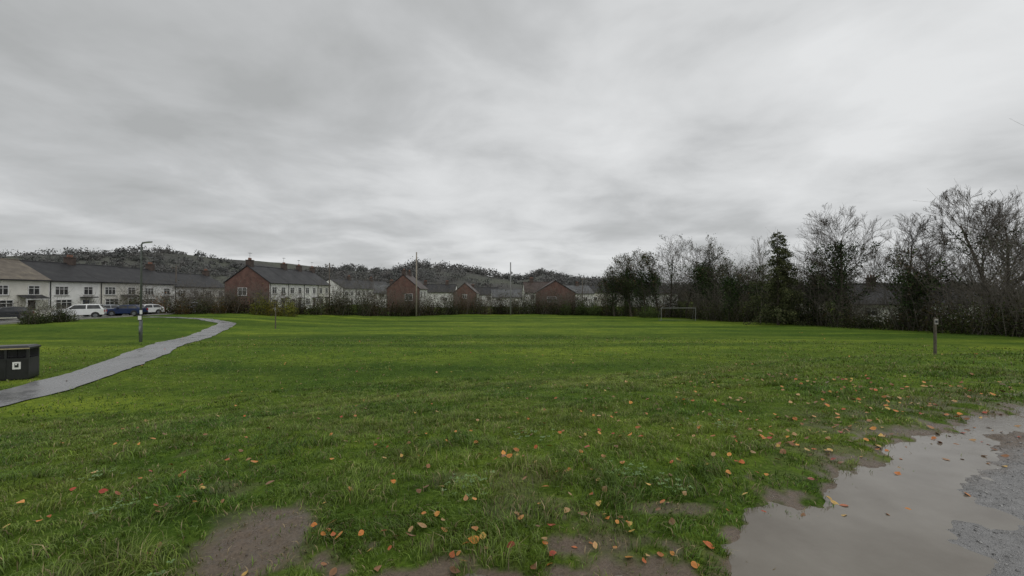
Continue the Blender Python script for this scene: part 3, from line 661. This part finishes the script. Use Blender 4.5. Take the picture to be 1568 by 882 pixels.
# ------------------------------------------------------------------ cars
def car(name,x,y,rot,paint,kind='hatch'):
    e=empty(name,(x,y,float(tz(x,y))+.065),rot)
    if kind=='suv': prof=[(-2.2,.42),(-2.22,.85),(-2.05,1.0),(-1.15,1.08),(-.45,1.6),(.6,1.68),(1.75,1.62),(2.15,1.1),(2.2,.42)];Wd=.9;glz=1.1
    else: prof=[(-2.,.35),(-2.05,.7),(-1.85,.88),(-1.05,.97),(-.3,1.42),(.5,1.48),(1.3,1.4),(1.9,.98),(1.98,.35)];Wd=.85;glz=.98
    mb=MB();n=len(prof);rings=[]
    for s in (-1,-.96,.96,1):
        ring=[]
        for (px,pz) in prof:
            inset=.16*max(0,(pz-glz))/.5
            sh=0 if abs(s)<.99 else .045
            ring.append((px*(1-sh*.25),s*Wd*(1-inset)-(0),pz-(sh if pz>.5 else 0)))
        rings.append(ring)
    b0=len(mb.v)
    for r in rings: mb.v+=r
    for k in range(3):
        for i in range(n):
            a=b0+k*n+i;c=b0+k*n+(i+1)%n;mb.f.append((a,c,c+n,a+n));mb.m.append(0)
    mb.f.append(tuple(b0+i for i in reversed(range(n))));mb.m.append(0);mb.f.append(tuple(b0+3*n+i for i in range(n)));mb.m.append(0)
    obj('body',mb.mesh('body',[paint]),e)
    g=MB()
    top=max(p[1] for p in prof);xf=[p for p in prof if p[1]>top-.12]
    x0=min(p[0] for p in xf);x1=max(p[0] for p in xf)
    hood=[p for p in prof if p[0]<x0][-1];tail=[p for p in prof if p[0]>x1][0]
    for s in (-1,1):
        yo=s*Wd*1.0+s*.004;yt=s*Wd*(1-.16*(top-.1-glz)/.5)+s*.008
        mid=(x0+x1)/2
        for a,b_ in (((hood[0]+.28),mid-.05),(mid+.05,min(tail[0]-.25,x1+.3))):
            ta=max(a,x0+.05) if a<mid-.2 else a;tb=b_ if b_<x1 else x1-.05
            p=[(a,yo,glz+.02),(b_,yo,glz+.02),(tb,yt,top-.12),(ta,yt,top-.12)]
            g.poly(p if s<0 else p[::-1])
    def slab(pa,pb):
        dx,dz=pb[0]-pa[0],pb[1]-pa[1];l=math.hypot(dx,dz);nxx,nz=-dz/l*.012,dx/l*.012
        A=(pa[0]+dx*.12+nxx,pa[1]+dz*.12+nz);B=(pa[0]+dx*.9+nxx,pa[1]+dz*.9+nz)
        g.poly([(A[0],-Wd*.86,A[1]),(A[0],Wd*.86,A[1]),(B[0],Wd*.78,B[1]),(B[0],-Wd*.78,B[1])])
    slab(hood,xf[0]);slab(xf[-1],tail)
    obj('windows',g.mesh('windows',[M_glass]),e)
    wm=MB()
    for wx in (prof[0][0]+.78,prof[-1][0]-.78):
        for s in (-1,1):
            ya,yb=s*(Wd-.2),s*(Wd+.015)
            wm.tube([(wx,ya,.32),(wx,yb,.32)],[.33,.33],18,0);wm.tube([(wx,yb,.32),(wx,yb+s*.012,.32)],[.2,.18],12,1)
            wm.tube([(wx,s*(Wd-.1),.36),(wx,s*(Wd+.006),.36)],[.39,.39],18,0)
    obj('wheels',wm.mesh('wheels',[M_rubber,M_steel]),e)
    l=MB();xf_=prof[1][0]
    for s in (-1,1):
        l.box(xf_-.03,xf_+.12,s*Wd*.72-.16,s*Wd*.72+.16,.66,.82,0);l.box(prof[-1][0]-.12,prof[-1][0]+.02,s*Wd*.8-.1,s*Wd*.8+.1,.7,.95,1)
        l.box(hood[0]+.4,hood[0]+.52,s*(Wd+.11)-.09,s*(Wd+.11)+.09,glz+.02,glz+.16,2)
    l.box(prof[0][0]-.02,prof[0][0]+.1,-Wd*.9,Wd*.9,.36,.5,2);l.box(prof[-1][0]-.1,prof[-1][0]+.03,-Wd*.9,Wd*.9,.36,.5,2)
    obj('lights_and_trim',l.mesh('lights_and_trim',[M_white,M_red,M_black]),e)
car('parked_car',-51.2,51.,.62,M_carwhite,'suv');car('parked_car',-53.4,56,-.3+R90,M_carsilver,'hatch')
car('parked_car',-50.6,56.5,.25,M_carblue,'hatch');car('parked_car',-51.2,60.,1.2,M_carwhite,'hatch')
car('parked_car',-54.4,46.2,.9,M_cardark,'hatch');car('parked_car',-54.3,72,R90,M_carsilver);car('parked_car',-54.3,64,R90,M_cardark)

def street_lamp(x,y,h=6.2):
    e=empty('street_lamp',(x,y,float(tz(x,y))),0)
    p=MB();p.tube([(0,0,-.2),(0,0,1.3),(0,0,1.34),(0,0,1.38)],[.09,.09,.08,.064],14);p.tube([(0,0,1.38),(0,0,h-.08),(.05,-.01,h),(.22,-.03,h+.03)],[.064,.048,.042,.036],12)
    p.box(-.05,.05,-.1,-.085,.45,1.0);obj('pole',p.mesh('pole',[M_steel],True),e)
    l=MB()
    b0=[(.12,-.13,h),(.62,-.19,h+.05),(.74,-.06,h+.06),(.62,.07,h+.05),(.12,.07,h)];t=[(a*.98+.01,b*.8-.01,c+.07) for a,b,c in b0]
    l.poly(t,0);l.poly(b0[::-1],1)
    for i in range(5): l.poly([b0[i],b0[(i+1)%5],t[(i+1)%5],t[i]],0)
    obj('lantern',l.mesh('lantern',[M_steel,M_white]),e)
    s=MB();s.tube([(0,0,1.75),(0,0,2.0)],[.067,.067],12,0);s.box(-.13,.13,-.085,-.07,1.35,1.7,1);s.box(-.11,.11,-.089,-.0855,1.4,1.65,0)
    obj('notice',s.mesh('notice',[M_white,M_black]),e)
street_lamp(-23.3,27)
street_lamp(-49,84,7);
def litter_bin(x,y,rot):
    e=empty('litter_bin',(x,y,float(tz(x,y))),rot);b=MB();W=.56;D=.3
    b.box(-W,W,-D,D,.04,.72,0)
    b.box(-.02,.02,-D-.012,-D,.08,.70,0)
    for px in (-W,-.03,W-.06):
        for py in (-D,D-.06): b.box(px,px+.06,py,py+.06,.722,1.02,0)
    z=1.02;base=[(-W-.03,-D-.03,z),(W+.03,-D-.03,z),(W+.03,D+.03,z),(-W-.03,D+.03,z)];top=[(-W+.05,-D+.05,z+.11),(W-.05,-D+.05,z+.11),(W-.05,D-.05,z+.11),(-W+.05,D-.05,z+.11)]
    lip=[(p[0],p[1],z+.05) for p in base]
    b.poly(base[::-1]);b.poly(top)
    for i in range(4):
        j=(i+1)%4;b.poly([base[i],base[j],lip[j],lip[i]]);b.poly([lip[i],lip[j],top[j],top[i]])
    b.box(-W+.02,W-.02,-D+.03,D-.03,0,.04,0)
    b.box(-W+.07,W-.07,D-.04,D-.02,.722,1.015,0)
    obj('housing',b.mesh('housing',[M_black]),e)
    l=MB();
    for cx in (-.27,.27):
        l.box(cx-.10,cx+.10,-D-.006,-D-.001,.36,.60,0)
        l.box(cx-.05,cx+.05,-D-.009,-D-.0065,.42,.55,1);l.tube([(cx-.01,-D-.012,.52),(cx-.01,-D-.0095,.52)],[.025,.025],10,0)
    l.box(-W-.034,W+.034,-D-.034,-D-.031,1.022,1.06,2)
    obj('labels',l.mesh('labels',[M_white,M_cardark,simple('gold_trim',(.35,.3,.16),.4)]),e)
litter_bin(-16.75,14.4,.42)
def post(x,y,h):
    e=empty('marker_post',(x,y,float(tz(x,y))))
    b=MB();b.tube([(0,0,-.2),(0.01,0,h*.6),(0,0,h-.03),(0,0,h)],[.055,.052,.05,.035],10);obj('wooden_post',b.mesh('wooden_post',[M_wood],False),e)
    s=MB();s.box(-.07,.07,-.075,-.055,h-.28,h-.06,0);s.box(-.05,.05,-.078,-.0755,h-.22,h-.12,1);obj('plate',s.mesh('plate',[M_kerb,M_cardark]),e)
post(17.3,17.6,1.65);post(-24.2,44,2.2)
def tallpole(name,x,y,top,mat,r=.09,cross=False):
    e=empty(name,(x,y,float(tz(x,y))));h=top-float(tz(x,y))
    b=MB();b.tube([(0,0,-.3),(0,0,h*.5),(0,0,h)],[r,r*.85,r*.7],8);obj('pole',b.mesh('pole',[mat],True),e)
    if cross:
        c=MB();c.box(-.8,.8,-.05,.05,h-.5,h-.4);[c.tube([(q,0,h-.4),(q,0,h-.25)],[.04,.04],6) for q in (-.7,0,.7)];obj('crossarm',c.mesh('crossarm',[M_wood]),e)
M_polewood=simple('pole_wood',(.09,.075,.06),.8,.2);M_poleg=simple('pole_grey',(.20,.20,.20),.6,.1)
tallpole('ball_stop_pole',-18.9,85,9.6,simple('pole_pale_wood',(.26,.23,.19),.8,.2),.17);tallpole('ball_stop_pole',-.3,91.,8.0,M_poleg,.16)
tallpole('telegraph_pole',-35.7,84,7.4,M_polewood,.15,True);tallpole('telegraph_pole',-61,78,6.5,M_polewood,.12,True);tallpole('telegraph_pole',18,110,5.5,M_polewood,.14,True);tallpole('telegraph_pole',-28,112,6.8,M_polewood,.12,True)
def goal():
    x0,x1,y=24.3,29.9,70.;z=float(tz(27,70));e=empty('football_goal',(x0,y,z));W=x1-x0;h=2.05
    b=MB();b.tube([(0,0,-.1),(0,0,h)],[.04,.04],8);b.tube([(W,0,-.1),(W,0,h)],[.04,.04],8);b.tube([(-.05,0,h),(W+.05,0,h)],[.04,.04],8)
    obj('frame',b.mesh('frame',[simple('goal_paint_weathered',(.24,.25,.24),.6,.3,2)]),e)
    s=MB();
    for q in (0,W): s.tube([(q,0,h),(q,.7,h-.1),(q,1.3,0)],[.025,.025,.025],6);s.tube([(q,0,.03),(q,1.3,.03)],[.025,.025],6)
    s.tube([(0,1.3,.03),(W,1.3,.03)],[.025,.025],6);obj('back_stays',s.mesh('back_stays',[M_steel]),e)
goal()

# ------------------------------------------------------------------ hills and distant trees
HP=[(-1400,44),(-800,42),(-640,40),(-560,36),(-530,49),(-490,50),(-440,40),(-400,53),(-370,50),(-335,33),(-300,27),(-262,20),(-215,28),(-190,31),(-150,29),(-128,23),(-108,35),(-75,35),(-40,27),(-12,21),(12,19),(35,27),(55,22),(80,15),(110,18),(150,10),(300,9),(500,10),(1400,12)]
def hill(x,y):
    p=np.interp(x,[a for a,_ in HP],[b for _,b in HP])
    p=np.maximum(p-6.5,2)
    return -3+(p+4.6)*(sst(230,500,y)+.12*sst(520,800,y))+fbm(x*.012,y*.012,200,4)*5*sst(260,420,y)
hx=np.linspace(-1400,1400,420);hy=np.linspace(232,1100,60);HX,HY=np.meshgrid(hx,hy);HZ=hill(HX,HY);HZ[0]-=4
nx,ny=420,60;ii=(np.arange(ny-1)[:,None]*nx+np.arange(nx-1)[None]).ravel()
m,nt,b=newmat('hill_woodland_floor');n=tex(nt,.012,5);n2=tex(nt,.25,5,.7)
nt.links.new(mix(nt,1.,ramp(nt,n.outputs[0],[(.42,(.100,.100,.096)),(.62,(.115,.122,.100))]),ramp(nt,n2.outputs[0],[(.3,.75),(.7,1.2)]),'MULTIPLY'),b.inputs['Base Color']);b.inputs['Roughness'].default_value=1;b.inputs['Specular IOR Level'].default_value=0  # distance haze put into the floor colour, matching the greyed trees
obj('hills',mesh_np('hills',np.stack([HX.ravel(),HY.ravel(),HZ.ravel()],1),np.stack([ii,ii+1,ii+1+nx,ii+nx],1),[m],None,True))
def far_trees(name,N_,ylo,yhi,zfun,xr,hr,nq,size,pal,seed,thr=.6,flat=1.,rn=.1):
    rs=np.random.default_rng(seed);Cs=[];Ss=[];K=[];i=0
    while i<N_:
        y=rs.uniform(ylo,yhi);x=rs.uniform(*xr)*y
        if rs.random()>np.clip(thr+fbm(x*.016,y*.016,300,2)*3.0,.04,1): continue
        i+=1;h=rs.uniform(*hr)*(1+1.2*float(fbm(x*.03,y*.03,310,2)));z=float(zfun(x,y));w=h*rs.uniform(.5,.85)
        if rs.random()<.25: h*=.65
        d=rs.normal(size=(nq,3));d/=np.linalg.norm(d,axis=1)[:,None];r=rs.random(nq)**.5*(1+rn*rs.normal(size=nq))
        C=np.stack([x+d[:,0]*r*w,y+d[:,1]*r*w,z+h*.36+d[:,2]*r*h*.55],1);Cs.append(C)
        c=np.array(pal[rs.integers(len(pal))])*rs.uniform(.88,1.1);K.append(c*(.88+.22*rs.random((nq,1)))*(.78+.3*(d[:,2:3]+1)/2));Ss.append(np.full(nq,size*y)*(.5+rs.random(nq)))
    v,f,c=quads(np.concatenate(Cs),np.concatenate(Ss),np.concatenate(K));obj(name,mesh_np(name,v,f,[M_leaf],c))
HAZE=[(.135,.134,.132),(.122,.124,.122),(.142,.138,.132),(.12,.127,.118)]  # aerial haze mixed into the canopy colours: greyed, low contrast
far_trees('distant_woodland',2000,340,540,hill,(-1.3,1.1),(6,10.5),85,.0036,HAZE,1,.75,rn=.07)
far_trees('distant_woodland',420,130,300,lambda x,y:max(-3.5,float(hill(x,y)) if y>245 else -3.5),(-1.2,1.3),(4.5,8.),150,.0036,[(.10,.085,.07),(.085,.08,.062),(.08,.088,.055),(.125,.10,.075)],2)
Vt,Ft,_,_=grow_tree(77,9,.14,maxlev=4,kids=(8,6,5,4),rmin=.014,spread=1.1);me_bt=mesh_np('bare_tree_mesh',Vt,Ft,[M_barkgrey],None,True)
for (x,y,s) in [(-31,104,.75),(-16,112,.7),(-26,101,.6),(-5,108,.6),(24,112,.8),(-70,110,1),(-88,120,1.1),(-46,104,.6),(31,105,.8),(46,72,1.1),(58,52,.9),(44,68,.9),(49,30,.9),(-8,98,.55),(10,99,.6),(-15,97,.55),(1,99,.5),(-57.5,79,.55),(-57,88,.6),(-38,72,.5),(-34,76,.45),(-43,67.5,.5),(54,50,1.0),(41,62,1.1),(39.5,70,1.2),(56,44,1.1)]:
    obj('bare_tree',me_bt,None,(x,y,float(tz(x,y))-.1),random.random()*6,s*.95)

# ------------------------------------------------------------------ world
w=bpy.data.worlds.new('World');scene.world=w;w.use_nodes=True;nt=w.node_tree;nt.nodes.clear()
out=N(nt,'ShaderNodeOutputWorld');bs=N(nt,'ShaderNodeBackground');bc=N(nt,'ShaderNodeBackground');ms=N(nt,'ShaderNodeMixShader')
SE,SR=math.radians(52),math.radians(150)
sky=N(nt,'ShaderNodeTexSky',sky_type='NISHITA');sky.sun_disc=False;sky.sun_elevation=SE;sky.sun_rotation=SR;nt.links.new(sky.outputs[0],bs.inputs[0]);bs.inputs[1].default_value=.08
tc=N(nt,'ShaderNodeTexCoord');sp=N(nt,'ShaderNodeSeparateXYZ');nt.links.new(tc.outputs['Generated'],sp.inputs[0])
def mth(op,a,b=None,c=None):
    n=N(nt,'ShaderNodeMath',operation=op)
    for i,v in enumerate((a,b,c)):
        if v is None: continue
        if isinstance(v,(int,float)): n.inputs[i].default_value=v
        else: nt.links.new(v,n.inputs[i])
    return n.outputs[0]
zz=mth('ADD',mth('MAXIMUM',sp.outputs[2],0.),.16)
px=mth('DIVIDE',sp.outputs[0],zz);py=mth('DIVIDE',sp.outputs[1],zz)
cb=N(nt,'ShaderNodeCombineXYZ');nt.links.new(px,cb.inputs[0]);nt.links.new(py,cb.inputs[1])
def cn(scale,det,off,dist=0,r=.5):
    mp=N(nt,'ShaderNodeMapping');mp.inputs['Location'].default_value=off;nt.links.new(cb.outputs[0],mp.inputs[0])
    n=N(nt,'ShaderNodeTexNoise');nt.links.new(mp.outputs[0],n.inputs['Vector']);n.inputs['Scale'].default_value=scale;n.inputs['Detail'].default_value=det;n.inputs['Distortion'].default_value=dist;n.inputs['Roughness'].default_value=r
    return n.outputs[0]
a=cn(.5,3,(3.1,1.7,0),.2);b_=cn(1.6,5,(7.7,2.2,1),.25,.54)
v=mth('ADD',mth('MULTIPLY',a,.52),mth('MULTIPLY',b_,.48))
v=mth('ADD',v,mth('MULTIPLY',sp.outputs[0],.05))
col=ramp(nt,v,[(.34,(.42,.43,.43)),(.46,(.54,.55,.555)),(.54,(.66,.67,.675)),(.66,(.78,.79,.795))])
nt.links.new(col,bc.inputs[0]);bc.inputs[1].default_value=1.0
ms.inputs[0].default_value=.97;nt.links.new(bs.outputs[0],ms.inputs[1]);nt.links.new(bc.outputs[0],ms.inputs[2]);nt.links.new(ms.outputs[0],out.inputs[0])
sl=bpy.data.lights.new('sun','SUN');sl.energy=.9;sl.angle=math.radians(30);sl.color=(1,.97,.93);so=bpy.data.objects.new('sun',sl);COL.objects.link(so)
d=Vector((math.sin(SR)*math.cos(SE),math.cos(SR)*math.cos(SE),math.sin(SE)));so.rotation_euler=d.to_track_quat('Z','Y').to_euler();so.location=(0,0,50)
# ------------------------------------------------------------------ camera
cd=bpy.data.cameras.new('camera');cd.lens=36*658/1568;cd.sensor_width=36;cd.clip_end=5000;cd.clip_start=.05
co=bpy.data.objects.new('camera',cd);COL.objects.link(co);co.location=(0,0,1.6);co.rotation_euler=(math.radians(90.6),0,0);scene.camera=co
